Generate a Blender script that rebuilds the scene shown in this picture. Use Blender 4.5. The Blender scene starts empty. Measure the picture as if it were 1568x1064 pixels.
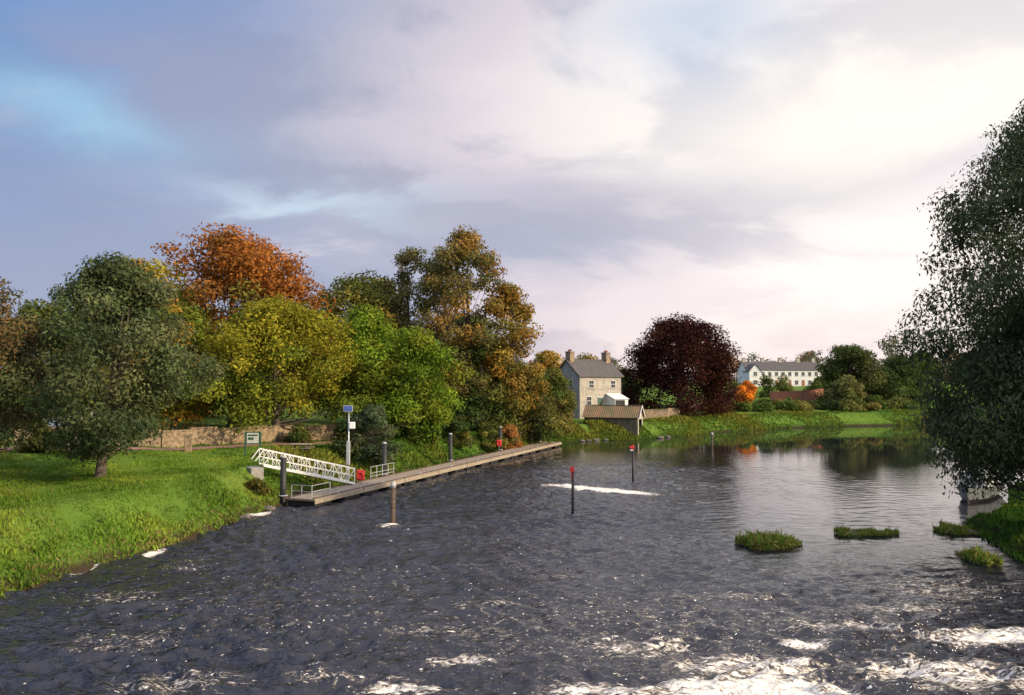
import bpy, bmesh, math, numpy as np
from mathutils import Vector, Matrix
rng=np.random.default_rng(7)
S=bpy.context.scene
COL=S.collection
# ------------------------------------------------------------ river outline
RIV=np.array([(-26,-80),(-22.5,10),(-19.9,24),(-18.7,33),(-17.4,37),(-16.5,42),(-15.9,48),(-15.3,54),(-14.6,58),(-12.6,64),(-9.3,71.5),
(-5.2,81),(0.2,92),(6.0,104),(12,109.6),(17.5,110.6),(21.5,113.5),(30,123),(40,133),(51,141),(66,148),(87,153),(120,157),(260,165),
(260,118),(110,100),(60,78),(40,60),(34,51),(29.5,46),(26.4,43.6),(24.6,38),(23.1,33),(24,27),(23,10),(26,-80)],float)
def sdist(P):
    P=np.asarray(P,float); n=len(RIV); d=np.full(len(P),1e9); ins=np.zeros(len(P),bool)
    for i in range(n):
        a=RIV[i]; b=RIV[(i+1)%n]; ab=b-a
        t=np.clip(((P-a)@ab)/(ab@ab),0,1); q=a+t[:,None]*ab
        d=np.minimum(d,np.hypot(*(P-q).T))
        c=((a[1]>P[:,1])!=(b[1]>P[:,1]))
        with np.errstate(divide='ignore',invalid='ignore'):
            xi=(b[0]-a[0])*(P[:,1]-a[1])/(b[1]-a[1]+1e-12)+a[0]
        ins^=(c&(P[:,0]<xi))
    return np.where(ins,-d,d)
def sm(x): x=np.clip(x,0,1); return x*x*(3-2*x)
def wob(x,y):
    return (np.sin(x*.9+1.3*np.sin(y*.37))*np.cos(y*.8+np.sin(x*.5))*.5+np.sin(x*.31+2)*np.cos(y*.27+1)
           +.25*np.sin(x*2.3+y*1.1)*np.cos(y*2.1-x*.7))
def ground(P):
    P=np.asarray(P,float).reshape(-1,2); x,y=P[:,0],P[:,1]
    s=sdist(P)+.45*np.sin(x*1.7+y*1.3)*np.sin(y*.9)*sm((90-y)/30)
    right=sm((x-15)/8)*sm((105-y)/15)
    h=.4*sm(s/.7)+1.9*sm(s/4.2)*(1-.75*right)+.95*sm((s-4)/24)
    h+=.14*wob(x,y)*sm(s/3)
    h+=sm((y-135)/160)*5.0
    h+=3.5*np.exp(-((x-118)/34)**2-((y-208)/30)**2)
    h+=sm((y-300)/500)*6
    return np.where(s<0,np.maximum(-1.8,s*.8),h)
def gz(x,y): return float(ground([(x,y)])[0])
# ------------------------------------------------------------ node helpers
def newmat(name):
    m=bpy.data.materials.new(name); m.use_nodes=True
    nt=m.node_tree; b=nt.nodes['Principled BSDF']; return m,nt,b
def ramp(nt,fac,stops):
    r=nt.nodes.new('ShaderNodeValToRGB'); nt.links.new(fac,r.inputs[0])
    e=r.color_ramp.elements
    while len(e)<len(stops): e.new(.5)
    for i,(p,c) in enumerate(stops):
        e[i].position=p; e[i].color=(*c,1)
    return r.outputs[0]
def noise(nt,vec,scale,detail=4,rough=.55,dist=0):
    n=nt.nodes.new('ShaderNodeTexNoise'); n.inputs['Scale'].default_value=scale
    n.inputs['Detail'].default_value=detail; n.inputs['Roughness'].default_value=rough; n.inputs['Distortion'].default_value=dist
    if vec is not None: nt.links.new(vec,n.inputs['Vector'])
    return n.outputs['Fac']
def Mth(nt,op,a,b=None,c=None,clamp=False):
    n=nt.nodes.new('ShaderNodeMath'); n.operation=op; n.use_clamp=clamp
    for i,v in enumerate((a,b,c)):
        if v is None: continue
        if isinstance(v,(int,float)): n.inputs[i].default_value=v
        else: nt.links.new(v,n.inputs[i])
    return n.outputs[0]
def mixc(nt,f,a,b,mode='MIX'):
    n=nt.nodes.new('ShaderNodeMix'); n.data_type='RGBA'; n.blend_type=mode
    for i,v in ((0,f),(6,a),(7,b)):
        if isinstance(v,(int,float)): n.inputs[i].default_value=v
        elif isinstance(v,tuple): n.inputs[i].default_value=(*v,1)
        else: nt.links.new(v,n.inputs[i])
    return n.outputs[2]
def smst(nt,v,a,b):
    n=nt.nodes.new('ShaderNodeMapRange'); n.interpolation_type='SMOOTHSTEP'
    nt.links.new(v,n.inputs[0]); n.inputs[1].default_value=a; n.inputs[2].default_value=b
    return n.outputs[0]
def pos(nt,kind='Object'):
    return nt.nodes.new('ShaderNodeTexCoord').outputs[kind]
def simple(name,c1,c2,scale=3,rough=.8,metal=0,bump=.0,detail=5):
    m,nt,b=newmat(name); p=pos(nt)
    f=noise(nt,p,scale,detail,.65)
    nt.links.new(ramp(nt,f,[(.3,c1),(.7,c2)]),b.inputs['Base Color'])
    b.inputs['Roughness'].default_value=rough; b.inputs['Metallic'].default_value=metal
    if bump:
        bp=nt.nodes.new('ShaderNodeBump'); bp.inputs['Strength'].default_value=bump; bp.inputs['Distance'].default_value=.05
        nt.links.new(noise(nt,p,scale*4,6,.7),bp.inputs['Height']); nt.links.new(bp.outputs[0],b.inputs['Normal'])
    return m
def leafmat(name,trans=.3):
    m,nt,b=newmat(name); nt.nodes.remove(b)
    at=nt.nodes.new('ShaderNodeAttribute'); at.attribute_name='Col'
    b=nt.nodes.new('ShaderNodeBsdfDiffuse'); nt.links.new(at.outputs['Color'],b.inputs[0])
    t=nt.nodes.new('ShaderNodeBsdfTranslucent'); nt.links.new(at.outputs['Color'],t.inputs[0])
    mx=nt.nodes.new('ShaderNodeMixShader'); mx.inputs[0].default_value=trans
    nt.links.new(b.outputs[0],mx.inputs[1]); nt.links.new(t.outputs[0],mx.inputs[2])
    nt.links.new(mx.outputs[0],nt.nodes['Material Output'].inputs[0]); return m
LEAF=leafmat('leaf',.34); GRASSB=leafmat('grass_blades',.36)
BARK=simple('bark',(.045,.034,.027),(.13,.10,.078),4,.9,bump=.6)
# ------------------------------------------------------------ quad soup accumulator
class Acc:
    def __init__(s): s.V=[];s.C=[];s.F=[];s.M=[];s.n=0
    def add(s,V,F,C,mi):
        s.V.append(V);s.F.append(F+s.n);s.C.append(C);s.M.append(np.full(len(F),mi));s.n+=len(V)
    def leaves(s,c,a,nrm,L,W,col,mi=0):
        b=np.cross(nrm,a); b/=np.linalg.norm(b,axis=1,keepdims=True)+1e-9
        L=np.broadcast_to(L,len(c))[:,None]; W=np.broadcast_to(W,len(c))[:,None]
        V=np.stack([c-a*L,c+b*W,c+a*L,c-b*W],1).reshape(-1,3)
        F=np.arange(len(V)).reshape(-1,4)
        s.add(V,F,np.repeat(col,4,0),mi)
    def tube(s,pts,rad,k=7,mi=1):
        pts=np.array(pts,float);n=len(pts);V=[]
        for i in range(n):
            t=pts[min(i+1,n-1)]-pts[max(i-1,0)]; t/=np.linalg.norm(t)+1e-9
            u=np.cross(t,[.3,1,.1]); u/=np.linalg.norm(u)+1e-9; w=np.cross(t,u)
            for j in range(k):
                an=2*math.pi*j/k; V.append(pts[i]+rad[i]*(math.cos(an)*u+math.sin(an)*w))
        F=[(i*k+j,i*k+(j+1)%k,(i+1)*k+(j+1)%k,(i+1)*k+j) for i in range(n-1) for j in range(k)]
        s.add(np.array(V),np.array(F),np.full((len(V),3),.05),mi)
    def finish(s,name,mats,smooth=False):
        V=np.concatenate(s.V);F=np.concatenate(s.F).astype(np.int32);C=np.concatenate(s.C);M=np.concatenate(s.M).astype(np.int32)
        me=bpy.data.meshes.new(name)
        me.vertices.add(len(V));me.vertices.foreach_set('co',V.astype(np.float32).ravel())
        me.loops.add(F.size);me.loops.foreach_set('vertex_index',F.ravel())
        me.polygons.add(len(F));me.polygons.foreach_set('loop_start',np.arange(0,F.size,4,dtype=np.int32))
        me.polygons.foreach_set('loop_total',np.full(len(F),4,np.int32))
        for m in mats: me.materials.append(m)
        me.polygons.foreach_set('material_index',M)
        at=me.color_attributes.new('Col','FLOAT_COLOR','POINT')
        at.data.foreach_set('color',np.concatenate([C,np.ones((len(C),1))],1).astype(np.float32).ravel())
        me.update(calc_edges=True)
        o=bpy.data.objects.new(name,me);COL.objects.link(o);return o
def unit(n):
    v=rng.normal(size=(n,3));return v/np.linalg.norm(v,axis=1,keepdims=True)
def clump(acc,c,R,n,L,col,flat=.75,droop=0,wr=.5):
    d=unit(n); r=R*rng.random(n)**.42
    P=c+d*r[:,None]*np.array([1,1,flat])
    if droop: P[:,2]-=rng.random(n)**2*R*droop
    nr=unit(n)*.7+d*.8+np.array([0,0,.35]); nr/=np.linalg.norm(nr,axis=1,keepdims=True)
    a=unit(n)
    if droop: a=a*.5+np.array([0,0,-1.])*droop
    a-=nr*np.sum(a*nr,1,keepdims=True); a/=np.linalg.norm(a,axis=1,keepdims=True)+1e-9
    LL=L*rng.uniform(.55,1.25,n)
    cc=np.array(col)*rng.uniform(.7,1.3,(n,1))*rng.uniform(.92,1.08,(n,3))
    acc.leaves(P,a,nr,LL,LL*wr,cc,0)
def tree(name,x,y,h,R,pal,nl=26000,L=.2,base=.12,ncl=90,cr=1.7,peak=.75,trunk=.4,seed=0,droop=0,z0=None,Ry=None,wr=.5,
         lean=(0,0),trunks=1,acc=None,q=.65,top=None,pw=None,rmin=.12,flat=.75,gain=1.6,shrink=.2,irs=1.0):
    global rng
    old=rng; rng=np.random.default_rng(seed+int(abs(x)*13+y*7))
    own=acc is None
    if own: acc=Acc()
    Ry=Ry or R
    zg=gz(x,y)-.1 if z0 is None else z0
    ph=rng.uniform(0,6.3,4)
    t=rng.random(ncl)**.85*.97+.02; az=rng.uniform(0,2*math.pi,ncl)
    prof=np.sin(math.pi*np.clip(t,0,1)**peak)**q
    irr=1+irs*(.15*np.sin(3*az+ph[0]+3*t)+.12*np.sin(5*az+ph[1]-5*t)+.09*np.sin(9*t+ph[2]))
    rho=np.sqrt(rng.uniform(rmin,1,ncl))
    crs=cr*rng.uniform(.6,1.4,ncl)*(1-shrink*t)
    cb=h*base
    rr=prof*irr*rho
    CX=x+lean[0]*t+np.cos(az)*rr*np.maximum(R-crs*.6,.3)
    CY=y+lean[1]*t+np.sin(az)*rr*np.maximum(Ry-crs*.6,.3)
    CZ=zg+cb+t*(h-cb-crs*.4)
    Cn=np.stack([CX,CY,CZ],1)
    w=crs**2; w/=w.sum()
    pal=np.array(pal)*gain
    pw_=np.array(pw if pw else [1]*len(pal),float); pw_/=pw_.sum()
    for i in range(ncl):
        pi=rng.choice(len(pal),p=pw_); col=pal[pi]*rng.uniform(.75,1.3)
        if top is not None and rng.random()<np.clip((t[i]-.3)*2.2,0,.95): col=np.array(top)*rng.uniform(.7,1.25)*gain
        n=max(20,int(nl*w[i]))
        clump(acc,Cn[i],crs[i],n,L,col,flat,droop,wr)
        m=max(4,n//7)
        tw=max(2,m//9); td=unit(tw); td[:,2]=np.abs(td[:,2])*.6-(.5*droop); ti=rng.integers(0,tw,m); f=rng.uniform(.8,1.28,(m,1))
        P=Cn[i]+td[ti]*crs[i]*f*np.array([1,1,.9])+rng.normal(size=(m,3))*L*.55
        acc.leaves(P,unit(m),unit(m),L*.62,L*.62*max(wr,.4),np.array(col)*rng.uniform(.75,1.2,(m,1)),0)
    for k in range(trunks):
        ox=(rng.uniform(-1,1)*trunk*3 if trunks>1 else 0); oy=(rng.uniform(-1,1)*trunk*2 if trunks>1 else 0)
        tx=x+lean[0]*.7+ox*2.5; ty=y+lean[1]*.7+oy*2
        pts=[];rad=[]
        for j in range(8):
            f=j/7
            pts.append((x+ox+(tx-x-ox)*f+.15*math.sin(f*5+ph[0])*R*.12,y+oy+(ty-y-oy)*f+.1*math.cos(f*4+ph[1])*R*.1,zg-.3+f*h*.86))
            rad.append(trunk*(1.25 if j==0 else 1)*(1-f*.86))
        acc.tube(pts,rad,8)
        pts=np.array(pts)
        idx=rng.choice(ncl,min(ncl,int(30/trunks)+6),replace=False)
        for i in idx:
            c=Cn[i]; f=np.clip((c[2]-zg)/h*.62,.08,.8); s0=f*7; j=int(s0)
            p0=pts[j]+(pts[min(j+1,7)]-pts[j])*(s0-j)
            mid=(p0+c)/2+np.array([0,0,-.06*np.linalg.norm(c-p0)])+rng.normal(size=3)*.25
            r0=trunk*(1-f)*.4
            acc.tube([p0,(p0*.6+mid*.4)+rng.normal(size=3)*.08,mid,c],[r0,r0*.7,r0*.42,r0*.12],5)
    rng=old
    if own: return acc.finish(name,[LEAF,BARK])
# ------------------------------------------------------------ hard surface builder
class HB:
    def __init__(s): s.bm=bmesh.new(); s.mats=[]
    def mi(s,m):
        if m not in s.mats: s.mats.append(m)
        return s.mats.index(m)
    def face(s,pts,m):
        f=s.bm.faces.new([s.bm.verts.new(p) for p in pts]); f.material_index=s.mi(m)
    def box(s,c,size,m,rz=0,bev=0):
        M=Matrix.Translation(c)@Matrix.Rotation(rz,4,'Z')@Matrix.Diagonal((*size,1))
        r=bmesh.ops.create_cube(s.bm,size=1,matrix=M); k=s.mi(m)
        fs={f for v in r['verts'] for f in v.link_faces}
        for f in fs: f.material_index=k
        if bev:
            es={e for f in fs for e in f.edges}
            bmesh.ops.bevel(s.bm,geom=list(es),offset=bev,segments=1,affect='EDGES',material=k)
    def cyl(s,p0,p1,r0,m,r1=None,n=12):
        p0=Vector(p0);p1=Vector(p1);d=p1-p0;r1=r0 if r1 is None else r1
        M=Matrix.Translation((p0+p1)/2)@d.to_track_quat('Z','Y').to_matrix().to_4x4()
        r=bmesh.ops.create_cone(s.bm,cap_ends=True,segments=n,radius1=r0,radius2=r1,depth=d.length,matrix=M);k=s.mi(m)
        for f in {f for v in r['verts'] for f in v.link_faces}:
            f.material_index=k
            if len(f.verts)==4 and n>6: f.smooth=True
    def beam(s,p0,p1,w,h,m):
        p0=Vector(p0);p1=Vector(p1);d=p1-p0
        M=Matrix.Translation((p0+p1)/2)@d.to_track_quat('Y','Z').to_matrix().to_4x4()@Matrix.Diagonal((w,d.length,h,1))
        r=bmesh.ops.create_cube(s.bm,size=1,matrix=M);k=s.mi(m)
        for f in {f for v in r['verts'] for f in v.link_faces}: f.material_index=k
    def torus(s,c,R,r,m,axis=(0,1,0),n=20,k=8):
        q=Vector(axis).to_track_quat('Z','Y').to_matrix().to_4x4(); M=Matrix.Translation(c)@q
        vs=[[s.bm.verts.new(M@Vector(((R+r*math.cos(b))*math.cos(a),(R+r*math.cos(b))*math.sin(a),r*math.sin(b))))
             for b in [2*math.pi*j/k for j in range(k)]] for a in [2*math.pi*i/n for i in range(n)]]
        for i in range(n):
            for j in range(k):
                f=s.bm.faces.new([vs[i][j],vs[(i+1)%n][j],vs[(i+1)%n][(j+1)%k],vs[i][(j+1)%k]]);f.material_index=s.mi(m);f.smooth=True
    def done(s,name,parent=None):
        bmesh.ops.recalc_face_normals(s.bm,faces=s.bm.faces)
        me=bpy.data.meshes.new(name);s.bm.to_mesh(me);s.bm.free()
        for m in s.mats: me.materials.append(m)
        o=bpy.data.objects.new(name,me);COL.objects.link(o)
        if parent: o.parent=parent
        return o
def empty(name,loc,rz=0):
    e=bpy.data.objects.new(name,None);COL.objects.link(e);e.location=loc;e.rotation_euler=(0,0,rz);return e
# ------------------------------------------------------------ materials
WHITE=simple('white_paint',(.62,.62,.6),(.8,.8,.78),6,.5)
BOATW=simple('boat_gelcoat',(.38,.39,.39),(.58,.58,.56),1.5,.4)
HULL=simple('boat_hull_paint',(.10,.11,.12),(.18,.19,.20),1.5,.4)
GALV=simple('galvanised_steel',(.42,.43,.44),(.6,.6,.6),5,.45,.5)
PILE=simple('black_pile_sleeve',(.010,.010,.012),(.028,.028,.03),3,.6)
PCAP=simple('pile_cap',(.3,.3,.3),(.5,.5,.48),5,.6)
TIMB=simple('weathered_timber',(.19,.15,.11),(.42,.35,.26),5,.85,bump=.5)
TIMD=simple('dark_timber',(.05,.032,.022),(.15,.10,.07),6,.85,bump=.5)
RED=simple('red_paint',(.5,.02,.018),(.65,.04,.03),6,.5)
BLUE=simple('blue_sign_paint',(.05,.09,.3),(.10,.16,.45),5,.4)
GREENP=simple('green_paint',(.03,.08,.05),(.05,.12,.07),5,.5)
BOARD=simple('mossy_boards',(.055,.075,.035),(.16,.12,.08),1.6,.9,bump=.6)
SIGNF=simple('sign_face',(.35,.36,.3),(.75,.75,.68),9,.5)
SLATE=simple('slate_roof',(.05,.045,.045),(.12,.105,.10),3,.7,bump=.5)
RENDER=simple('lime_render',(.24,.22,.18),(.50,.46,.39),1.3,.9,bump=.3,detail=8)
RENDG=simple('grey_render',(.20,.20,.22),(.38,.37,.38),.9,.9,bump=.3,detail=8)
WREND=simple('white_render',(.6,.6,.6),(.78,.77,.75),.5,.85)
STONE=simple('stone_wall',(.11,.08,.055),(.42,.31,.19),3.2,.9,bump=.9)
BRICK=simple('brick',(.22,.08,.05),(.38,.16,.10),3,.9,bump=.6)
GLASS_SHADE=simple('glass_and_opening_shade',(.015,.018,.022),(.04,.045,.05),1,.15)
RUST=simple('rusty_corrugated_roof',(.085,.10,.04),(.26,.14,.075),.7,.8,bump=.5)
CONC=simple('concrete',(.20,.19,.17),(.36,.34,.31),3,.9,bump=.4)
ROCK=simple('rock',(.07,.06,.05),(.20,.18,.15),3,.9,bump=.8)
PATHM=simple('tarmac_path',(.20,.10,.085),(.30,.16,.13),4,.9)
# ------------------------------------------------------------ ground
def axis(segs): return np.concatenate([np.arange(a,b,st) for a,b,st in segs])
def gridmesh(name,X,Y,Z,mat,attrs=()):
    nx,ny=len(X),len(Y)
    XX,YY=np.meshgrid(X,Y); V=np.stack([XX.ravel(),YY.ravel(),Z.ravel()],1)
    i=np.arange(ny-1)[:,None]*nx+np.arange(nx-1)[None]; i=i.ravel()
    F=np.stack([i,i+1,i+nx+1,i+nx],1).astype(np.int32)
    me=bpy.data.meshes.new(name); me.vertices.add(len(V));me.vertices.foreach_set('co',V.astype(np.float32).ravel())
    me.loops.add(F.size);me.loops.foreach_set('vertex_index',F.ravel());me.polygons.add(len(F))
    me.polygons.foreach_set('loop_start',np.arange(0,F.size,4,dtype=np.int32));me.polygons.foreach_set('loop_total',np.full(len(F),4,np.int32))
    me.update(calc_edges=True);me.polygons.foreach_set('use_smooth',np.ones(len(F),bool));me.materials.append(mat)
    for nm,vals in attrs:
        a=me.attributes.new(nm,'FLOAT','POINT');a.data.foreach_set('value',vals.astype(np.float32).ravel())
    o=bpy.data.objects.new(name,me);COL.objects.link(o);return o
gm,nt,b=newmat('meadow_ground')
p=pos(nt); n1=noise(nt,p,.12,5,.6); n2=noise(nt,p,1.6,6,.7)
c=ramp(nt,n1,[(.3,(.085,.155,.022)),(.5,(.125,.215,.026)),(.7,(.19,.25,.04))])
c=mixc(nt,Mth(nt,'MULTIPLY',n2,.6),c,(.06,.105,.018))
geo=nt.nodes.new('ShaderNodeNewGeometry'); sx=nt.nodes.new('ShaderNodeSeparateXYZ'); nt.links.new(geo.outputs['Position'],sx.inputs[0])
zz=Mth(nt,'ADD',sx.outputs[2],Mth(nt,'MULTIPLY',n2,-.5))
c=mixc(nt,smst(nt,zz,.35,-.1),c,(.045,.032,.02))
nt.links.new(c,b.inputs['Base Color']); b.inputs['Roughness'].default_value=.95; b.inputs['Specular IOR Level'].default_value=.1
bp=nt.nodes.new('ShaderNodeBump');bp.inputs['Distance'].default_value=.15;bp.inputs['Strength'].default_value=.7
nt.links.new(noise(nt,p,3,6,.7),bp.inputs['Height']);nt.links.new(bp.outputs[0],b.inputs['Normal'])
X=axis([(-3000,-400,200),(-400,-100,15),(-100,-45,2),(-45,35,.4),(35,140,1.5),(140,400,12),(400,3001,200)])
Y=axis([(-400,-40,30),(-40,15,3),(15,115,.4),(115,230,1.5),(230,500,9),(500,4001,150)])
XX,YY=np.meshgrid(X,Y)
gridmesh('ground',X,Y,ground(np.stack([XX.ravel(),YY.ravel()],1)).reshape(XX.shape),gm)
# ------------------------------------------------------------ water
X=axis([(-80,-26,3),(-26,30,.14),(30,60,.5),(60,262,2.5)])
Y=axis([(-80,10,3),(10,17,.5),(17,50,.11),(50,75,.19),(75,110,.35),(110,170,.8)])
XX,YY=np.meshgrid(X,Y)
sp=np.maximum(np.gradient(X)[None,:],np.gradient(Y)[:,None])
Z=np.zeros_like(XX)
wr_=np.random.default_rng(3)
wx=XX+.35*np.sin(YY*.8+1)+.25*np.sin(XX*.9+YY*.5); wy=YY+.35*np.sin(XX*.7)+.3*np.sin(YY*1.1-XX*.6)
patch=.55+.45*np.sin(XX*.33+np.sin(YY*.21)*2)*np.cos(YY*.27+np.sin(XX*.3))
for k in range(95):
    lam=.36*(4.8**wr_.random()); an=wr_.normal(1.45,.45); kk=2*math.pi/lam; amp=.0082*lam*wr_.uniform(.5,1.3)
    att=np.clip((lam/sp-2.3)/1.6,0,1)
    ph=kk*(wx*math.cos(an)+wy*math.sin(an))+wr_.uniform(0,6.3)
    s=np.sin(ph+.5*np.sin(ph*.37+k)); Z+=amp*att*(s+.35*np.cos(2*ph))
rt=sm((XX/np.maximum(YY,5)-.06)/.30)
calm=(1-.94*sm((YY-58)/44))*(1-.90*rt*sm((YY-25)/18))
Z=Z*calm*(.6+.6*patch)*(1+.5*sm((32-YY)/12))
foam=np.zeros_like(XX)
def blob(cx,cy,rx,ry,st,ang=0):
    global foam
    ca,sa=math.cos(ang),math.sin(ang); dx=XX-cx;dy=YY-cy
    u=(dx*ca+dy*sa)/rx; v=(-dx*sa+dy*ca)/ry
    foam=np.maximum(foam,st*np.exp(-(u*u+v*v)**1.4))
for a in [(6.3,20.1,3.8,1.5,1.0),(7,21.8,3.6,1.2,.82),(9.0,23.6,1.2,.5,.9),(15.8,24.4,4.0,1.2,.9,.1),(-2.8,20.2,1.8,.8,.85),
 (-5.9,21.9,.6,.3,.85),(2.5,20.0,2.6,1.1,.78),(12,21.3,3.5,1.7,.80),(-7.5,23,.5,.25,.8),(17,30,3.4,2.5,.60),(4,23.5,3.4,1.3,.70),(11,25.5,3.4,1.1,.72),
 (-12,24,3,1.6,.58),(-2,25,3.8,1,.58),(-9,20.6,2.8,1.3,.62),(-1.5,22.3,1.8,.5,.74),(15,20.5,3,1.5,.8),(14,27.5,4,.9,.64),(0,28,4,.8,.56),(8,29,4,.7,.6),
 (-15,29,2.5,1.6,.56),(-14.5,34,1.8,2.5,.5),(-5,21,2,.7,.64),(3,32,5,.7,.52),(-6,33,4,.7,.5),(12,33,3,.6,.5),
 (7.2,58,4.8,1.25,1.3,-.62),(4.2,60.5,2.2,.7,1.1,-.1),(-17.1,36.4,.5,1.1,1.1),(-18.6,33.2,.4,1.4,.95),(-15.9,47.5,1.1,1.3,1.1),(-7,43.5,1.0,.7,.9),
 (5,25,15,8,.50),(-8,28,11,8,.44),(2,38,16,10,.34)]: blob(*a)
wm,nt,b=newmat('river_water')
p=pos(nt)
at=nt.nodes.new('ShaderNodeAttribute');at.attribute_name='foam'
ac=nt.nodes.new('ShaderNodeAttribute');ac.attribute_name='ripple'
mp=nt.nodes.new('ShaderNodeMapping');mp.inputs['Scale'].default_value=(.7,1.4,1);mp.inputs['Rotation'].default_value=(0,0,-.25);nt.links.new(p,mp.inputs[0])
b1=noise(nt,mp.outputs[0],3.3,4,.55,.5)
bp=nt.nodes.new('ShaderNodeBump');nt.links.new(Mth(nt,'MULTIPLY',ac.outputs['Fac'],1.0,clamp=True),bp.inputs['Strength']);bp.inputs['Distance'].default_value=.19
nt.links.new(b1,bp.inputs['Height']);nt.links.new(bp.outputs[0],b.inputs['Normal'])
fn=noise(nt,mp.outputs[0],3.4,8,.74,1.4); ff=noise(nt,mp.outputs[0],6.5,3,.5,.4)
v=Mth(nt,'ADD',fn,Mth(nt,'MULTIPLY',at.outputs['Fac'],.46))
m1=smst(nt,v,.75,.93)
m2=smst(nt,Mth(nt,'ADD',ff,Mth(nt,'MULTIPLY',at.outputs['Fac'],.18)),.745,.80)
mask=Mth(nt,'MAXIMUM',m1,m2,clamp=True)
fc=mixc(nt,mask,(.40,.29,.17),(.84,.80,.70))
nt.links.new(mixc(nt,mask,(.013,.013,.018),fc),b.inputs['Base Color'])
nt.links.new(Mth(nt,'ADD',.035,Mth(nt,'MULTIPLY',mask,.6)),b.inputs['Roughness']); b.inputs['IOR'].default_value=1.6
gridmesh('river_water',X,Y,Z,wm,[('foam',foam),('ripple',np.clip(calm**1.3*1.1,.0,1)*(.6+.5*patch))])
# ------------------------------------------------------------ pontoon
d=np.array([.361,.932]);nL=np.array([-.932,.361]);O=np.array([-12.95,49.6])
ang=math.atan2(d[1],d[0])
def PP(s,w,z): q=O+d*s+nL*w; return (q[0],q[1],z)
hb=HB()
for i in range(9):
    s0=i*6
    hb.box(PP(s0+2.96,1.2,.42),(5.9,2.4,.10),TIMD,ang)
    for w in (-.04,2.44): hb.box(PP(s0+2.96,w,.36),(5.9,.07,.26),TIMB,ang)
    hb.box(PP(s0+1.2,1.2,.1),(1.9,2.2,.42),PILE,ang,.05); hb.box(PP(s0+4.7,1.2,.1),(1.9,2.2,.42),PILE,ang,.05)
    for j in range(24):
        hb.box(PP(s0+.2+j*.245,1.2,.5),(.215,2.38,.05),TIMB,ang)
    for w in (.22,2.18): hb.box(PP(s0+2.96,w,.56),(5.6,.1,.07),TIMD,ang)
    hb.box(PP(s0+3,.22,.63),(.35,.08,.07),GALV,ang)
hb.done('floating_pontoon')
for i,s in enumerate((.3,13.4,26,39.2,53)):
    hb=HB(); q=O+d*s+nL*2.72
    hb.cyl((q[0],q[1],-1.5),(q[0],q[1],3.14),.2,PILE,n=16); hb.cyl((q[0],q[1],3.14),(q[0],q[1],3.28),.21,PCAP,.12,n=16)
    hb.torus((q[0],q[1],.62),.27,.04,GALV,(0,0,1)); hb.done('pontoon_pile')
hb=HB()
for s,w in ((.15,.3),(.15,1.1),(.15,1.9),(2.2,.3)):
    q=PP(s,w,.5); hb.cyl(q,(q[0],q[1],1.4),.03,GALV,n=6)
for z in (1.4,1.0):
    hb.beam(PP(.15,.3,z),PP(.15,1.9,z),.04,.04,GALV); hb.beam(PP(.15,.3,z),PP(2.2,.3,z),.04,.04,GALV)
hb.done('pontoon_railing')
hb=HB()
for k in range(5):
    q=PP(10.6+k*.9,2.3,.5); hb.cyl(q,(q[0],q[1],1.5),.03,GALV,n=6)
for z in (1.5,1.0,.75): hb.beam(PP(10.6,2.3,z),PP(14.2,2.3,z),.04,.04,GALV)
hb.done('pontoon_railing')
A0=Vector((-17.9,54.0,2.35));A1=Vector((-12.2,57.6,.62));dv=(A1-A0);side=Vector((-dv.y,dv.x,0)).normalized()
hb=HB(); N=11
for i in range(30):
    c=A0+dv*((i+.5)/30); hb.beam(c-side*.55,c+side*.55,.2,.04,TIMB)
for sgn in (-1,1):
    o=side*.62*sgn; up=Vector((0,0,1.1))
    hb.beam(A0+o,A1+o,.08,.16,WHITE);hb.beam(A0+o+up,A1+o+up,.07,.09,WHITE);hb.beam(A0+o+up*.5,A1+o+up*.5,.04,.05,WHITE)
    for i in range(N+1):
        c=A0+dv*(i/N)+o; hb.beam(c,c+up,.05,.05,WHITE)
        if i<N:
            c2=A0+dv*((i+1)/N)+o
            hb.beam(c+up if i%2 else c,c2 if i%2 else c2+up,.035,.035,WHITE)
    e=A0+o; e2=e-dv.normalized()*.6
    hb.beam(e+up,Vector((e2.x,e2.y,e2.z+.2)),.06,.06,WHITE)
hb.done('gangway')
hb=HB(); hb.box((-18.3,53.8,1.2),(.9,1.5,2.0),CONC,.56,.06); hb.done('gangway_abutment')
def lifebuoy(x,y,z,h=1.0,big=1):
    hb=HB(); hb.cyl((x,y,z),(x,y,z+h+.2),.04,GALV,n=8)
    hb.box((x,y-.08,z+h+.1),(.62*big,.16,.8*big),RED,0,.07)
    hb.torus((x,y-.19,z+h+.1),.24*big,.055*big,RED,(0,1,0)); hb.done('lifebuoy_station')
q=PP(8.2,1.7,.5); lifebuoy(q[0],q[1],.5,.55,1.0)
q=PP(37.5,2.2,.5); lifebuoy(q[0],q[1],.5,.9,.9)
q=PP(43,2.2,.5); lifebuoy(q[0],q[1],.5,.6,.7)
hb=HB(); x,y=-13.1,60.5
hb.cyl((x,y,0),(x,y,6.1),.07,GALV,.055); hb.box((x-.05,y-.1,6.15),(.75,.08,.5),PCAP); hb.box((x-.05,y-.146,6.15),(.66,.01,.42),BLUE)
hb.cyl((x,y,4.9),(x+.5,y-.1,4.75),.03,GALV); hb.box((x+.3,y-.15,4.8),(.5,.3,.55),WHITE,.2,.05); hb.box((x,y-.1,2.6),(.3,.16,1.9),GALV,0,.03)
hb.done('information_mast')
x,y=-20.6,60; zg=gz(x,y); hb=HB()
for sx_ in (-.6,.6): hb.box((x+sx_,y,zg+.95),(.1,.1,2.1),GREENP)
hb.box((x,y,zg+1.5),(1.08,.06,.95),GREENP); hb.box((x,y-.037,zg+1.5),(.94,.012,.8),SIGNF)
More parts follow.
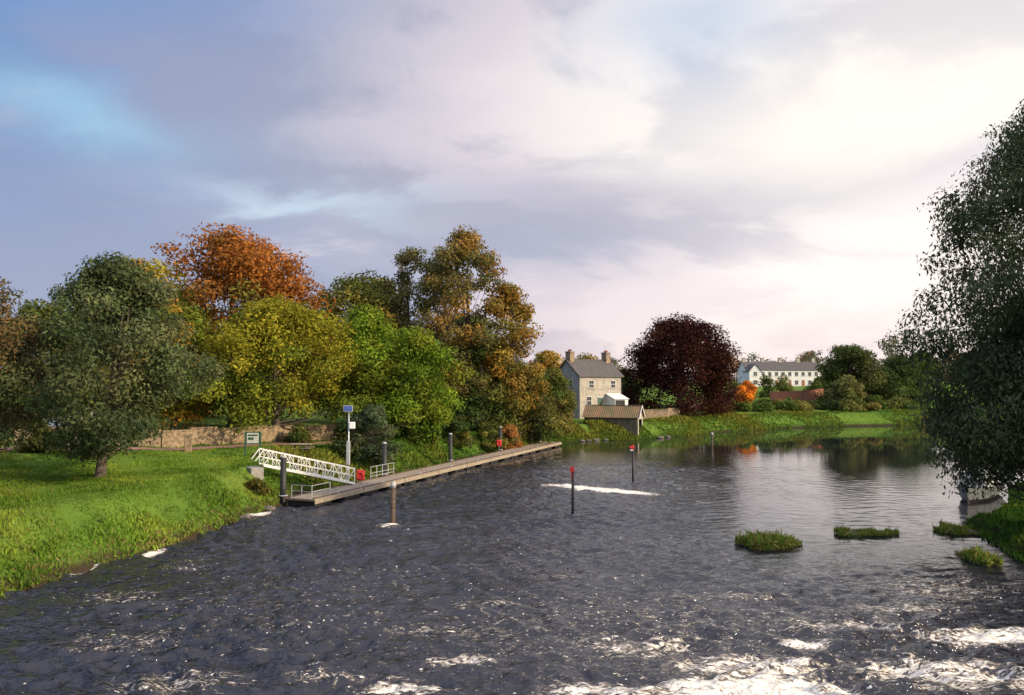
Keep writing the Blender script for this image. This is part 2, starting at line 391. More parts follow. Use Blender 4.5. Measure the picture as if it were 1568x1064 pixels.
hb.box((x,y-.046,zg+1.72),(.8,.006,.12),GREENP);hb.box((x-.15,y-.046,zg+1.45),(.45,.006,.2),GREENP); hb.done('notice_board')
x,y=-17.6,63; zg=gz(x,y); hb=HB()
hb.box((x,y,zg+.74),(1.8,.75,.06),TIMB)
for s_ in(-.7,.7): hb.box((x,y+s_,zg+.44),(1.8,.28,.05),TIMB)
for s_ in(-.6,.6):
    hb.beam((x+s_,y-.25,zg+.71),(x+s_,y-.6,zg),.07,.1,TIMD);hb.beam((x+s_,y+.25,zg+.71),(x+s_,y+.6,zg),.07,.1,TIMD);hb.beam((x+s_,y-.8,zg+.38),(x+s_,y+.8,zg+.38),.07,.08,TIMD)
hb.done('picnic_table')
def marker(x,y,top,body,cap,r=.13,name='river_marker_post'):
    hb=HB(); hb.cyl((x,y,-1.6),(x+.03,y,top-.3),r,body,r*.92,n=14); hb.cyl((x+.03,y,top-.3),(x+.03,y,top),r*1.08,cap,n=14)
    hb.cyl((x+.03,y,top),(x+.03,y,top+.08),r*1.08,cap,r*.3,n=14); hb.cyl((x+.015,y,.9),(x+.015,y,1.0),r*1.06,body,n=14)
    return hb.done(name)
marker(-6.95,44.1,2.35,TIMD,PCAP,.15)
marker(3.8,47.6,2.85,PILE,RED,.09); marker(10.1,63.2,2.95,PILE,RED,.10); marker(26.5,100,1.7,TIMD,PCAP,.15)
hb=HB(); hb.box((3.75,47.5,2.7),(.24,.05,.3),RED);hb.cyl((3.75,47.55,2.0),(3.75,47.55,2.7),.03,RED); hb.done('channel_sign')
hb=HB(); hb.box((10.0,63.05,2.85),(.35,.05,.2),RED);hb.box((10.0,63.05,2.6),(.26,.04,.1),WHITE); hb.done('channel_sign')
# ------------------------------------------------------------ buildings
def window(hb,x,y0,z,w,h,face='-y',sill=CONC):
    if face=='-y':
        hb.box((x,y0-.02,z),(w,.05,h),WHITE)
        for sx_ in(-1,1):
            for sz in(-1,1): hb.box((x+sx_*w*.235,y0-.05,z+sz*h*.235),(w*.42,.03,h*.42),GLASS_SHADE)
        hb.box((x,y0-.06,z-h/2-.06),(w+.25,.2,.1),sill)
    else:
        hb.box((y0-.02,x,z),(.05,w,h),WHITE); hb.box((y0-.05,x,z),(.03,w*.8,h*.85),GLASS_SHADE); hb.box((y0-.06,x,z-h/2-.06),(.2,w+.2,.1),sill)
def gable_roof_x(hb,W,D,H,R,m,ov=.3,th=.14):
    for sg in(0,1):
        ye=-ov if sg==0 else D+ov; dz=(R-H)*ov/(D/2)
        a=[(-ov,ye,H-dz),(W+ov,ye,H-dz),(W+ov,D/2,R),(-ov,D/2,R)]
        b_=[(q[0],q[1],q[2]+th) for q in a]
        for f in ([a[0],a[1],a[2],a[3]],[b_[0],b_[1],b_[2],b_[3]],[a[0],a[1],b_[1],b_[0]],[a[1],a[2],b_[2],b_[1]],[a[3],a[0],b_[0],b_[3]]): hb.face(f,m)
def gwalls(hb,W,D,H,R,mf,mg):
    hb.face([(0,0,-1.5),(W,0,-1.5),(W,0,H),(0,0,H)],mf);hb.face([(0,D,-1.5),(W,D,-1.5),(W,D,H),(0,D,H)],mf)
    for x in(0,W): hb.face([(x,0,-1.5),(x,D,-1.5),(x,D,H),(x,D/2,R),(x,0,H)],mg)
E=empty('country_house',(10.9,121,4.0),math.radians(33))
hb=HB();gwalls(hb,8.9,6.7,5.6,8.2,RENDER,RENDG);hb.done('walls',E)
hb=HB();gable_roof_x(hb,8.9,6.7,5.6,8.2,SLATE);hb.beam((-.3,3.35,8.36),(9.2,3.35,8.36),.2,.12,SLATE);hb.done('roof',E)
hb=HB()
for x in(.6,8.3):
    hb.box((x,3.35,8.5),(.9,1.3,2.0),STONE,0,.03);hb.box((x,3.35,9.55),(1.04,1.44,.14),CONC)
    for yy in(-.35,.0,.35): hb.cyl((x,3.35+yy,9.6),(x,3.35+yy,9.95),.12,BRICK,n=8)
hb.done('chimneys',E)
hb=HB()
for x in(2.4,7.0): window(hb,x,0,4.2,.95,1.3)
window(hb,1.9,0,1.5,.95,1.5)
window(hb,2.2,0,4.3,.8,1.2,'-x')
hb.done('windows',E)
hb=HB();hb.box((4.2,-.03,.95),(1.0,.06,2.1),GREENP);hb.box((4.2,-.07,2.1),(1.15,.08,.12),WHITE);hb.done('door',E)
hb=HB();hb.box((6.9,-1.1,.6),(2.8,2.2,2.4),WREND);hb.face([(5.3,-2.4,1.75),(8.5,-2.4,1.75),(8.5,.0,2.7),(5.3,0,2.7)],WREND)
hb.face([(5.5,-2.2,1.8),(5.5,0,1.8),(5.5,0,2.62)],WREND);hb.box((6.6,-2.22,.6),(2.0,.05,2.0),GLASS_SHADE);hb.done('porch',E)
hb=HB();hb.cyl((8.0,3.35,9.5),(8.0,3.35,11.6),.03,GALV,n=6)
for k in range(4): hb.beam((7.6,3.35,10.8+k*.2),(8.4,3.35,10.8+k*.2),.03,.03,GALV)
hb.beam((0,-.1,5.45),(8.9,-.1,5.45),.1,.1,PILE);hb.cyl((8.8,-.08,0),(8.8,-.08,5.4),.05,PILE,n=8);hb.done('gutter_and_aerial',E)
E=empty('boathouse',(18.7,112,.6),math.radians(70))
W,D,H,R=4.0,8.2,2.7,4.2
hb=HB()
hb.face([(0,0,-2),(0,D,-2),(0,D,H),(0,0,H)],BOARD);hb.face([(W,0,-2),(W,D,-2),(W,D,H),(W,0,H)],STONE)
hb.face([(0,D,-2),(W,D,-2),(W,D,H),(W/2,D,R),(0,D,H)],STONE)
hb.face([(0,0,-2),(.7,0,-2),(.7,0,H-.4),(0,0,H-.4)],RENDER);hb.face([(W-.7,0,-2),(W,0,-2),(W,0,H-.4),(W-.7,0,H-.4)],RENDER)
hb.face([(0,0,H-.4),(W,0,H-.4),(W,0,H),(W/2,0,R),(0,0,H)],RENDER)
hb.face([(.7,.4,-2),(W-.7,.4,-2),(W-.7,.4,H-.4),(.7,.4,H-.4)],GLASS_SHADE)  # dark sheet across the boat opening, painted-in shade of the interior
for k in range(9): hb.box((-.03,.4+k*.93,.35),(.06,.1,4.6),TIMD)
hb.done('walls',E)
hb=HB()
for sg in(0,1):
    xe=-.35 if sg==0 else W+.35
    n=30
    for k in range(n):
        y0=-.3+k*(D+.6)/n;y1=y0+(D+.6)/n;ym=(y0+y1)/2
        for (a,b_,za,zb) in((y0,ym,0,.07),(ym,y1,.07,0)):
            hb.face([(xe,a,H-.15+za),(xe,b_,H-.15+zb),(W/2,b_,R+.1+zb),(W/2,a,R+.1+za)],RUST)
hb.beam((W/2,-.3,R+.2),(W/2,D+.3,R+.2),.25,.08,RUST)
hb.beam((-.35,-.32,H-.12),(W/2,-.32,R+.12),.06,.2,WHITE);hb.beam((W+.35,-.32,H-.12),(W/2,-.32,R+.12),.06,.2,WHITE)
hb.done('roof',E)
zt=gz(92,262)
E=empty('terrace_of_houses',(80.5,258,zt),math.radians(6))
hb=HB();gwalls(hb,27,8,5.6,8.4,WREND,WREND);hb.face([(-.02,-2.5,-1),(4.2,-2.5,-1),(4.2,-2.5,5),(2.1,-2.5,7.3),(-.02,-2.5,5)],WREND)
hb.face([(4.2,-2.5,-1),(4.2,0,-1),(4.2,0,5),(4.2,-2.5,5)],WREND);hb.face([(-.02,-2.5,-1),(-.02,0,-1),(-.02,0,5),(-.02,-2.5,5)],WREND);hb.done('walls',E)
hb=HB();gable_roof_x(hb,27,8,5.6,8.4,SLATE)
for a,b_ in(((-.3,5-.2),(2.1,7.5)),((4.5,5-.2),(2.1,7.5))): hb.face([(a[0],-2.8,a[1]),(b_[0],-2.8,b_[1]),(b_[0],3,b_[1]),(a[0],3,a[1])],SLATE)
hb.done('roof',E)
hb=HB()
for k in range(9):
    x=6+k*2.4; window(hb,x,0,4.2,1.2,1.3)
    if k%2: window(hb,x,0,1.3,1.3,1.4)
    else: hb.box((x,-.04,1.0),(1,.08,2.1),BRICK)
window(hb,2.1,-2.5,4.2,1.3,1.3);window(hb,2.1,-2.5,1.3,1.6,1.4);hb.done('windows',E)
hb=HB()
for x in(.8,7.5,14,20.5,26.2): hb.box((x,4,8.9),(1.2,.8,1.7),RENDER);hb.box((x,4,9.8),(1.35,.95,.12),CONC)
hb.done('chimneys',E)
E=empty('white_cottage',(-57.5,86,gz(-56,88)),math.radians(-25))
hb=HB();gwalls(hb,9,6,8,10.4,WREND,WREND);hb.done('walls',E);hb=HB();gable_roof_x(hb,9,6,8,10.4,SLATE);hb.done('roof',E)
hb=HB();[window(hb,x,0,z,.9,1.2) for x in(1.5,4.5,7.5) for z in(3,6.5)];hb.done('windows',E)
def wall(name,pts,h,th,mat,capm=None):
    hb=HB()
    for (a,b_) in zip(pts[:-1],pts[1:]):
        a=np.array(a,float);b_=np.array(b_,float);L=np.linalg.norm(b_-a);n=max(1,int(L/2.2))
        for i in range(n):
            p0=a+(b_-a)*i/n;p1=a+(b_-a)*(i+1)/n;c=(p0+p1)/2;z=gz(*c);an=math.atan2(*(p1-p0)[::-1])
            hh_=h+rng.uniform(-.06,.06)
            hb.box((c[0],c[1],z+hh_/2-.3),(L/n-.004,th,hh_+.6),mat,an); hb.box((c[0],c[1],z+hh_+.06),(L/n-.004,th+.12,.12),capm or mat,an)
    return hb.done(name)
wall('stone_wall',[(-40,60.5),(-30.0,64.5),(-23.5,72),(-18.2,79),(-14,86)],1.4,.45,STONE)
wall('stone_wall',[(21.5,126),(26,127),(29,131)],1.5,.45,STONE)
wall('brick_wall',[(60,175),(68,177),(76,184)],2.4,.4,BRICK)
wall('stone_wall',[(36,152),(48,166)],1.2,.4,STONE)
hb=HB();z=gz(-26.6,62);hb.box((-26.6,62,z+.6),(.55,.55,1.4),STONE,.3,.04);hb.box((-26.6,62,z+1.36),(.7,.7,.12),STONE,.3);hb.done('gate_pillar')
pts=[(-60,50),(-44,55),(-34,59.5),(-27,63.5),(-21.2,69.5),(-16.2,77),(-12.4,84)]
PA=np.array(pts,float);tt=np.linspace(0,len(pts)-1,90);cx=np.interp(tt,range(len(pts)),PA[:,0]);cy=np.interp(tt,range(len(pts)),PA[:,1])
bm=bmesh.new();prev=None
for i in range(90):
    j=min(i+1,89);k=max(i-1,0);t_=np.array([cx[j]-cx[k],cy[j]-cy[k]]);t_/=np.linalg.norm(t_);n_=np.array([-t_[1],t_[0]])
    row=[bm.verts.new((cx[i]+n_[0]*w,cy[i]+n_[1]*w,gz(cx[i]+n_[0]*w,cy[i]+n_[1]*w)+.07)) for w in(-1.2,-.6,0,.6,1.2)]
    if prev:
        for a in range(4): bm.faces.new([prev[a],prev[a+1],row[a+1],row[a]])
    prev=row
me=bpy.data.meshes.new('footpath');bm.to_mesh(me);me.materials.append(PATHM);o=bpy.data.objects.new('footpath',me);COL.objects.link(o)
def pathd(P):
    d=np.full(len(P),1e9)
    for i in range(0,90,2): d=np.minimum(d,np.hypot(P[:,0]-cx[i],P[:,1]-cy[i]))
    return d
rb=bmesh.new()
for (x,y,r) in [(10,107.4,.35),(11,108,.3),(12.2,109.2,.4),(13.6,109.5,.3),(-16,45.5,.25),(-15.6,48.7,.3),(22.4,113.8,.4),(24,116,.35)]:
    ret=bmesh.ops.create_icosphere(rb,subdivisions=2,radius=r,matrix=Matrix.Translation((x,y,.1)))
    for v in ret['verts']:
        dd=v.co-Vector((x,y,.1)); v.co=Vector((x,y,.1))+Vector((dd.x*1.3,dd.y,dd.z*.6))*(1+rng.uniform(-.15,.15))
me=bpy.data.meshes.new('bank_rocks');rb.to_mesh(me);me.materials.append(ROCK);o=bpy.data.objects.new('bank_rocks',me);COL.objects.link(o)
# ------------------------------------------------------------ boat
E=empty('moored_cabin_cruiser',(33.2,54.0,0),math.radians(228))
hb=HB();secs=[]
for i in range(9):
    f=i/8;x=-3.2+6.6*f;w=1.15*(1-max(0,(f-.45)/.55)**2.2)+.02;sh=.85+.3*f*f
    secs.append([(x+.35*max(0,f-.8)*3,-w,sh),(x,-w*.85,.2),(x-.1*f,-w*.35,-.25),(x-.1*f,w*.35,-.25),(x,w*.85,.2),(x+.35*max(0,f-.8)*3,w,sh)])
for a,b_ in zip(secs[:-1],secs[1:]):
    for j in range(5): hb.face([a[j],a[j+1],b_[j+1],b_[j]],PILE if j in(1,2,3) else HULL)
    hb.face([a[0],b_[0],b_[5],a[5]],BOATW)
hb.face(secs[0],BOATW);hb.done('hull',E)
hb=HB();hb.box((.2,0,1.35),(2.6,1.7,.9),BOATW,0,.15);hb.box((.2,0,1.5),(2.3,1.74,.35),GLASS_SHADE,0,.03);hb.box((0,0,1.86),(2.9,1.8,.1),BOATW,0,.03)
hb.beam((2.9,-.5,1.15),(2.9,-.5,1.6),.04,.04,GALV);hb.beam((1.6,-.9,1.6),(2.9,-.5,1.6),.03,.03,GALV);hb.done('cabin',E)
# ------------------------------------------------------------ TREES
G1=[(.060,.078,.032),(.075,.088,.038),(.048,.066,.028),(.088,.095,.042)]
OR=[(.20,.10,.022),(.15,.075,.02),(.12,.11,.022),(.09,.085,.02)]
YG=[(.13,.14,.016),(.10,.125,.016),(.17,.155,.018),(.07,.095,.014)]
BG=[(.10,.155,.016),(.125,.18,.02),(.075,.12,.014)]
DK=[(.03,.05,.015),(.045,.065,.02),(.06,.065,.02)]
GO=[(.18,.13,.025),(.14,.12,.025),(.19,.11,.022),(.09,.09,.025)]
OL=[(.075,.09,.022),(.10,.10,.025),(.05,.07,.018),(.12,.11,.025)]
CB=[(.026,.010,.010),(.038,.014,.013),(.020,.008,.009),(.05,.020,.014)]
WI=[(.052,.066,.032),(.065,.080,.041),(.042,.054,.026),(.078,.092,.052)]
tree('alder_tree',-25.2,45.5,13.6,6.4,G1,40000,.14,.13,150,1.3,.7,.2,trunks=3,seed=1,droop=.3,rmin=.05,lean=(1.0,0),irs=1.3)
tree('alder_tree',-30.6,43,12.2,4.4,[(.08,.075,.035),(.10,.07,.03),(.055,.065,.03)],18000,.14,.10,80,1.15,.8,.2,seed=2)
tree('alder_tree',-37.5,50,9.6,3.6,[(.05,.06,.025),(.10,.06,.03)],9000,.17,.05,50,1.2,.8,.2,seed=3)
tree('maple_tree',-32.8,88,23.4,13.8,OR,38000,.27,.12,135,2.9,.58,.55,seed=4,top=(.215,.085,.02),pw=[2,2,2,2],q=.5,shrink=.15,irs=1.2)
tree('sycamore_tree',-39,77,18.2,7.6,GO+YG,18000,.24,.12,70,2.1,.8,.4,seed=5)
tree('oak_tree',-44,70,12.5,5.5,DK+OL,10000,.24,.1,60,1.8,.8,.4,seed=6)
tree('beech_tree',-20.5,98,20.5,9.5,OL+[(.13,.09,.02)],22000,.27,.08,80,2.5,.65,.45,seed=7)
tree('lime_tree',-23.0,73,14.2,8.6,YG,34000,.19,.16,130,1.9,.62,.4,seed=8,top=(.165,.155,.017),q=.52)
tree('lime_tree',-15.6,80,14.2,6.2,YG+BG,20000,.21,.12,80,1.8,.65,.4,seed=9)
tree('maple_tree',-32,71.5,13,6.4,YG+[(.20,.12,.02)],18000,.2,.15,80,1.7,.7,.35,seed=10)
tree('hornbeam_tree',-10.0,78,11.8,5.6,BG+YG[:2],21000,.19,.05,80,1.7,.55,.35,seed=11,q=.55)
tree('poplar_tree',-12.8,100,23.8,5.6,[(.10,.09,.035),(.12,.105,.04),(.07,.075,.025)],12000,.23,.2,80,1.5,.72,.42,seed=12,rmin=.25,trunks=2,q=.45)
tree('poplar_tree',-6.0,96,26,7.8,[(.17,.125,.035),(.13,.11,.035),(.09,.09,.03),(.19,.115,.03)],26000,.24,.12,130,1.8,.66,.55,seed=13,rmin=.15,trunks=2,q=.45)
tree('poplar_tree',0.6,95,20.5,5.4,GO+[(.2,.13,.03)],17000,.23,.05,70,1.7,.68,.4,seed=14,lean=(-1.2,0))
tree('yew_tree',-3.6,93,12,5.6,DK+OL,13000,.22,.03,65,1.8,.6,.4,seed=15)
tree('willow_tree',2.4,99,10.5,4.8,OL+G1,14000,.22,.02,75,1.5,.6,.3,seed=16,droop=.4)
tree('ash_tree',6.0,107,9.2,3.6,OL+[(.12,.10,.03)],9000,.22,.02,55,1.3,.6,.3,seed=17)
tree('oak_tree',-21,120,22,9,DK+OL,15000,.32,.05,80,2.6,.7,.5,seed=18)
tree('oak_tree',-8,122,17,9,DK,11000,.32,.02,60,2.6,.7,.5,seed=19)
tree('oak_tree',-48,110,19,10,DK+OL,11000,.34,.02,70,2.7,.7,.5,seed=20)
tree('field_maple_tree',6.5,142,11.4,5.6,[(.26,.18,.04),(.16,.15,.03),(.24,.12,.03)],8000,.3,.05,45,1.9,.7,.35,seed=21)
tree('ash_tree',15,152,11,7,[(.18,.14,.04),(.1,.1,.03)],7000,.3,.05,45,2,.7,.35,seed=22)
tree('yew_tree',20.5,141,8,3.5,DK,5000,.3,.02,36,1.6,.7,.35,seed=23)
tree('copper_beech_tree',30.8,138,18.4,12.0,CB,46000,.27,.0,150,2.9,.52,.6,seed=24,q=.42,rmin=.3,gain=1.45,shrink=.1)
tree('horse_chestnut_tree',76.5,170,13.8,8.6,[(.055,.07,.02),(.075,.085,.025),(.10,.10,.03),(.04,.055,.018)],19000,.31,.0,80,2.4,.5,.5,seed=25,q=.42)
tree('horse_chestnut_tree',88.5,172,11.0,7.4,[(.05,.075,.02),(.06,.085,.025)],14000,.31,.0,60,2.2,.5,.5,seed=26,q=.42)
tree('birch_tree',71,160,7.5,4.6,[(.09,.10,.03),(.12,.115,.04)],8000,.3,.0,45,1.6,.6,.3,seed=27)
tree('oak_tree',118,216,8.6,6,[(.06,.09,.02),(.09,.11,.03)],7000,.38,.16,40,2.2,.7,.4,seed=29)
tree('oak_tree',132,215,9.2,7,[(.05,.08,.02),(.08,.1,.03)],7000,.38,.12,40,2.2,.7,.4,seed=30)
tree('willow_tree',28.8,38.5,23.0,7.7,WI,80000,.145,.12,300,1.45,.64,.35,seed=41,droop=.7,wr=.36,trunks=2,rmin=.1,q=.55,gain=1.65,irs=.45)
tree('willow_tree',27.8,40.0,12.5,6.0,WI,34000,.145,.21,120,1.3,.6,.25,seed=32,droop=.7,wr=.36,q=.5,rmin=.1,gain=1.6,irs=.6)
tree('willow_tree',29.2,35,15,6.0,WI,26000,.145,.14,100,1.3,.6,.25,seed=33,droop=.6,wr=.36,q=.5,gain=1.6,irs=.6)
def bush(name,x,y,h,R,pal,nl=5000,L=.13,seed=50,ncl=26,cr=.7,**k):
    return tree(name,x,y,h,R,pal,nl,L,.0,ncl,cr,.5,.05,seed=seed,q=.5,rmin=.1,**k)
bush('willow_bush',-12.3,66.5,6.0,2.6,[(.05,.07,.035),(.07,.085,.04)],10000,.14,51,50,.9)
bush('laurel_bush',-14.6,66.5,3.0,1.6,DK,4000,.14,52)
bush('autumn_bush',-0.2,90.5,3.6,1.9,[(.22,.10,.03),(.12,.10,.03)],4500,.15,53)
bush('laurel_bush',-6.2,84,3.4,2.4,DK+OL,5000,.15,54)
bush('laurel_bush',-3.0,88,3.0,2.2,OL,4500,.15,55)
bush('autumn_bush',8.0,114,4.6,2.2,[(.12,.05,.03),(.10,.08,.03)],5000,.17,56)
bush('laurel_bush',5.4,106,3.0,2.5,OL,5000,.16,57)
bush('laurel_bush',-9.3,79,3.2,2.2,OL+DK,4500,.15,58)
bush('laurel_bush',-34.5,56,2.5,2.6,DK,5000,.14,59)
bush('laurel_bush',-30.5,55,1.8,1.4,[(.14,.07,.03),(.07,.07,.03)],3000,.13,60)
bush('laurel_bush',-20.5,72.2,2.0,1.5,DK+OL,3000,.14,63)
bush('bramble_bush',-17.2,51.0,1.0,1.1,[(.07,.10,.02),(.09,.08,.02)],2500,.09,61,14,.35)
bush('bramble_bush',-16.4,44.2,.7,.8,[(.10,.10,.03),(.09,.12,.02)],1800,.09,62,14,.3)
acc=Acc(); hr=np.random.default_rng(5)
for k in range(40):
    f=k/39; x=38+f*50+hr.normal()*1.5; y=150+f*12+hr.uniform(-3,6)
    pal=[[(.06,.09,.02)],[(.10,.11,.03)],[(.13,.115,.03)],[(.05,.07,.02)]][hr.integers(4)]
    tree('',x,y,hr.uniform(1.6,3.0),hr.uniform(1.6,3),pal,900,.26,0,9,1.2,.5,.05,seed=100+k,acc=acc,q=.5)
for k in range(14):
    x=52+k*3.6+hr.normal(); y=196+hr.uniform(-4,10)
    tree('',x,y,hr.uniform(3,5.5),hr.uniform(2.4,3.8),[OL[hr.integers(4)]],1000,.34,0,9,1.6,.5,.05,seed=170+k,acc=acc,q=.5)
acc.finish('hedgerow',[LEAF,BARK])
acc=Acc()
tree('',54.0,172,5.2,2.6,[(.45,.18,.02),(.36,.12,.02)],3500,.24,0,20,1.0,.5,.1,seed=7,acc=acc,q=.5)
tree('',51.5,168,4.2,2.2,[(.45,.18,.02)],2500,.24,0,16,1.0,.5,.1,seed=8,acc=acc,q=.5)
acc.finish('golden_shrub',[LEAF,BARK])
acc=Acc()
for k in range(150):
    a=math.radians(hr.uniform(-50,48)); dd=hr.uniform(300,470); x=dd*math.sin(a); y=dd*math.cos(a)
    pal=[[(.07,.08,.05)],[(.10,.10,.055)],[(.15,.11,.065)],[(.16,.10,.055)],[(.06,.075,.055)]][hr.integers(5)]  # distance haze mixed into these leaf colours
    tree('',x,y,hr.uniform(8,15)+(3 if a>.2 else 0),hr.uniform(6,10),pal,900,.6,0,18,3.0,.6,.2,seed=300+k,acc=acc,q=.5)
acc.finish('distant_trees',[LEAF,BARK])
# ------------------------------------------------------------ grass blades
def blades(acc,P,z,L,cols,lean=.35,wr=.16):
    n=len(P); a=rng.normal(size=(n,3))*lean+np.array([0,0,1.]); a/=np.linalg.norm(a,axis=1,keepdims=True)
    nr=unit(n); nr-=a*np.sum(nr*a,1,keepdims=True); nr/=np.linalg.norm(nr,axis=1,keepdims=True)
    LL=L*rng.uniform(.5,1.3,n); c=np.stack([P[:,0],P[:,1],z+LL*.7],1)
    acc.leaves(c,a,nr,LL,LL*wr,cols,0)
acc=Acc()
P=np.stack([rng.uniform(-42,-8,350000),20+rng.random(350000)**1.25*68],1)
s=sdist(P); k=(s>-.15)&(s<24)&(rng.random(len(P))<np.clip(1.1-s/26,.2,1)); P=P[k];s=s[k]
k2=~((np.abs(P[:,0]+18.3)<.8)&(np.abs(P[:,1]-53.8)<1.0))&(pathd(P)>1.3); P=P[k2];s=s[k2]
w=wob(P[:,0]*.8,P[:,1]*.8)[:,None]; w2=wob(P[:,0]*2.3+9,P[:,1]*2.0)[:,None]; tuf=wob(P[:,0]*3.1+5,P[:,1]*2.7)
cc=np.array([.130,.225,.028])*(1+.24*w+.18*w2)+np.array([.08,.045,.008])*np.clip(w2,0,1)
dry=(rng.random(len(P))<.04+.22*(s<.8)+.07*(w2[:,0]>.6))[:,None]; cc=np.where(dry,np.array([.24,.20,.07]),cc)*rng.uniform(.6,1.35,(len(P),1))
Lb=np.where(s<2.0,.14,.09)*(1+.45*tuf)
blades(acc,P,ground(P)-.02,np.clip(Lb,.045,.3),np.clip(cc,.01,1),.5,.24)
acc.finish('grass',[GRASSB])
acc=Acc()
for i in range(8,26):
    a=RIV[i];b_=RIV[i+1]
    L_=np.linalg.norm(b_-a); dist=np.linalg.norm((a+b_)/2)
    if dist>190: continue
    n=int(L_*(420 if dist<115 else 230)); t_=rng.random(n)[:,None]; tn=(b_-a)/L_; out=np.array([-tn[1],tn[0]])
    P=a+(b_-a)*t_+out*(rng.random(n)[:,None]**1.4*7-.35)
    s=sdist(P);k=s>-.3;P=P[k]
    w=wob(P[:,0]*.7,P[:,1]*.9)[:,None]
    cc=(np.array([.105,.175,.028])+np.array([.11,.05,.01])*np.clip(w,-.3,1))*rng.uniform(.5,1.4,(len(P),1))
    blades(acc,P,ground(P)-.05,np.clip(.21+.16*w[:,0],.10,.42),cc,.55,.34)
acc.finish('riverbank_vegetation',[GRASSB])
acc=Acc()
P=np.stack([rng.uniform(21,40,60000),rng.uniform(22,60,60000)],1);s=sdist(P);k=(s>-.5)&(s<7);P=P[k]
cc=(np.array([.09,.15,.025])+np.array([.10,.06,.01])*np.clip(wob(P[:,0],P[:,1]),-.3,1)[:,None])*rng.uniform(.5,1.4,(len(P),1))
blades(acc,P,np.maximum(ground(P),-.05),.2,cc,.5,.2)
acc.finish('right_bank_grass',[GRASSB])
MUD=simple('wet_mud',(.03,.025,.015),(.07,.06,.03),3,.6,bump=.6)
def tuft(cx,cy,rx,ry,h,n,seed):
    global rng
    old=rng;rng=np.random.default_rng(seed);acc=Acc()
    k=16;V=[];F=[]
    rings=[0.001,.5,.8,1.0]
    for ri,r in enumerate(rings):
        for j in range(k):
            an=2*math.pi*j/k;rr=r*(1+.2*math.sin(3*an+seed)+.1*math.sin(5*an));V.append((cx+rx*rr*math.cos(an),cy+ry*rr*math.sin(an),[.16,.13,.05,-.3][ri]))
    for ri in range(3):
        for j in range(k): F.append((ri*k+j,ri*k+(j+1)%k,(ri+1)*k+(j+1)%k,(ri+1)*k+j))
    acc.add(np.array(V),np.array(F),np.full((len(V),3),.05),1)
    r=np.sqrt(rng.random(n));an=rng.uniform(0,6.283,n); r=r*(1+.2*np.sin(3*an+seed)+.1*np.sin(5*an))
    P=np.stack([cx+rx*r*np.cos(an),cy+ry*r*np.sin(an)],1)
    cl=wob(P[:,0]*3+seed,P[:,1]*3)
    cc=np.where(rng.random((n,1))<.45,np.array([.30,.25,.08]),np.array([.15,.25,.03]))*rng.uniform(.5,1.4,(n,1))
    blades(acc,P,np.full(n,.09)-.08*r,h*np.clip(.7+.4*cl,.3,1.3)*np.where(rng.random(n)<.1,1.5,1),cc,.6,.12)
    acc.finish('reed_tuft',[GRASSB,MUD]);rng=old
tuft(12.8,38,1.45,1.0,.25,4600,1);tuft(18.9,40.9,1.65,.8,.24,4600,2);tuft(21.3,34.8,.5,1.3,.22,2400,3);tuft(24.6,41.6,1.2,1.5,.22,4500,4)
# ------------------------------------------------------------ WORLD
SE,SAZ=25,112
W_=bpy.data.worlds.new('World');S.world=W_;W_.use_nodes=True;nt=W_.node_tree
bg=nt.nodes['Background'];out=nt.nodes['World Output']
sky=nt.nodes.new('ShaderNodeTexSky');sky.sky_type='NISHITA';sky.sun_disc=False
sky.sun_elevation=math.radians(SE);sky.sun_rotation=math.radians(SAZ)
nt.links.new(sky.outputs[0],bg.inputs[0]);bg.inputs[1].default_value=.10
g=nt.nodes.new('ShaderNodeTexCoord').outputs['Generated']
sp_=nt.nodes.new('ShaderNodeSeparateXYZ');nt.links.new(g,sp_.inputs[0]);x,y,z=sp_.outputs
M=lambda *a,**k:Mth(nt,*a,**k)
zc=M('ADD',M('MAXIMUM',z,0.0),.24)
cv=nt.nodes.new('ShaderNodeCombineXYZ');nt.links.new(M('MULTIPLY',M('DIVIDE',x,zc),.8),cv.inputs[0]);nt.links.new(M('DIVIDE',y,zc),cv.inputs[1]);cv.inputs[2].default_value=5.1
n1=noise(nt,cv.outputs[0],.9,3,.5,.2);n2=noise(nt,cv.outputs[0],1.7,6,.58,.3)
az=M('ARCTAN2',x,y); hd=M('SQRT',M('ADD',M('MULTIPLY',x,x),M('MULTIPLY',y,y))); el=M('DIVIDE',z,M('MAXIMUM',hd,.01))
wob_=M('MULTIPLY',M('SUBTRACT',n2,.5),.25)
def gauss(ca,ce,ra,re):
    a=M('DIVIDE',M('SUBTRACT',M('ADD',az,wob_),ca),ra);e=M('DIVIDE',M('SUBTRACT',M('ADD',el,wob_),ce),re)
    return M('EXPONENT',M('MULTIPLY',M('ADD',M('MULTIPLY',a,a),M('MULTIPLY',e,e)),-1))
t=M('ADD',az,M('MULTIPLY',M('SUBTRACT',n1,.5),.9))
tt_=smst(nt,t,-.8,.62)
c=ramp(nt,tt_,[(0,(.17,.30,.57)),(.2,(.32,.40,.61)),(.42,(.58,.56,.68)),(.64,(.84,.76,.81)),(.86,(1.12,1.05,1.0))])
c=mixc(nt,M('MULTIPLY',smst(nt,n2,.49,.59),M('SUBTRACT',.74,M('MULTIPLY',tt_,.42))),c,(.33,.36,.51))
c=mixc(nt,M('MULTIPLY',smst(nt,n2,.47,.35),M('ADD',.32,M('MULTIPLY',tt_,.5))),c,(.96,.88,.92))
c=mixc(nt,M('MULTIPLY',gauss(.22,.24,.34,.045),.6),c,(.43,.43,.56))
c=mixc(nt,M('MULTIPLY',gauss(.0,.20,.28,.045),M('ADD',.1,n2)),c,(.39,.45,.61))
c=mixc(nt,M('MULTIPLY',gauss(-.58,.20,.34,.07),.6),c,(.27,.35,.56))
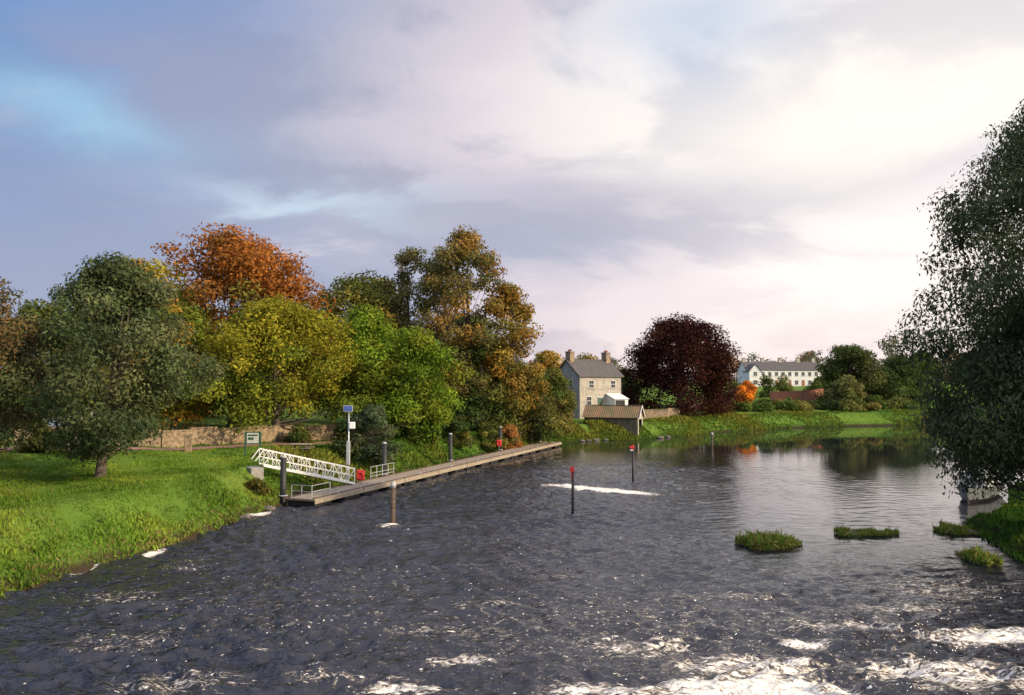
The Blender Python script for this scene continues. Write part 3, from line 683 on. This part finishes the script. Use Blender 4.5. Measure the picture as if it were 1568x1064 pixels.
c=mixc(nt,M('MULTIPLY',gauss(-.54,.32,.15,.04),M('ADD',.15,n2)),c,(.42,.74,.96))
c=mixc(nt,M('MULTIPLY',gauss(-.26,.255,.14,.024),M('ADD',.2,n2)),c,(.66,.82,.97))
c=mixc(nt,M('MULTIPLY',gauss(-.60,.50,.26,.12),.65),c,(.17,.36,.76))
c=mixc(nt,M('MULTIPLY',gauss(-.40,.42,.16,.05),.5),c,(.40,.41,.55))
c=mixc(nt,M('MULTIPLY',gauss(.24,.48,.14,.07),.6),c,(.45,.60,.86))
c=mixc(nt,M('MULTIPLY',gauss(.48,.33,.22,.09),M('ADD',.55,M('MULTIPLY',n2,.7))),c,(1.25,1.17,1.06))
c=mixc(nt,M('MULTIPLY',gauss(.48,.14,.24,.06),.9),c,(1.35,1.22,1.14))
c=mixc(nt,M('MULTIPLY',M('EXPONENT',M('MULTIPLY',M('MAXIMUM',el,0.0),-9)),M('ADD',.22,M('MULTIPLY',tt_,.6))),c,(1.1,.88,.88))
c=mixc(nt,smst(nt,z,.52,.75),c,(.54,.55,.68))  # unseen overhead sky recoloured to set the tint mirrored in near water
unseen_lift=M('ADD',1.0,M('ADD',M('MULTIPLY',smst(nt,z,.5,.85),.75),M('MULTIPLY',smst(nt,y,.2,-.5),.6)))  # extra brightness added to unseen sky overhead and behind, lifting the ambient light
bg2=nt.nodes.new('ShaderNodeBackground');nt.links.new(c,bg2.inputs[0]);nt.links.new(unseen_lift,bg2.inputs[1])
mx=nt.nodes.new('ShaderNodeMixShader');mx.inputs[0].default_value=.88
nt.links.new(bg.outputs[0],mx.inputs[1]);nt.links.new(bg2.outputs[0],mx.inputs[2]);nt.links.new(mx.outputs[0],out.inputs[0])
sl=bpy.data.lights.new('sun','SUN');sl.energy=5.0;sl.angle=math.radians(1.5);sl.color=(1,.80,.54)
so=bpy.data.objects.new('sun',sl);COL.objects.link(so)
e_=math.radians(SE);a_=math.radians(SAZ)
sd=Vector((math.sin(a_)*math.cos(e_),math.cos(a_)*math.cos(e_),math.sin(e_)))
so.rotation_euler=sd.to_track_quat('Z','Y').to_euler()
cam=bpy.data.cameras.new('camera');cam.lens=26.4;cam.sensor_width=36;cam.clip_end=6000
co=bpy.data.objects.new('camera',cam);COL.objects.link(co);co.location=(0,0,8);co.rotation_euler=(math.radians(90+2.89),0,0)
S.camera=co
S.view_settings.view_transform='Standard';S.view_settings.look='None';S.view_settings.exposure=0
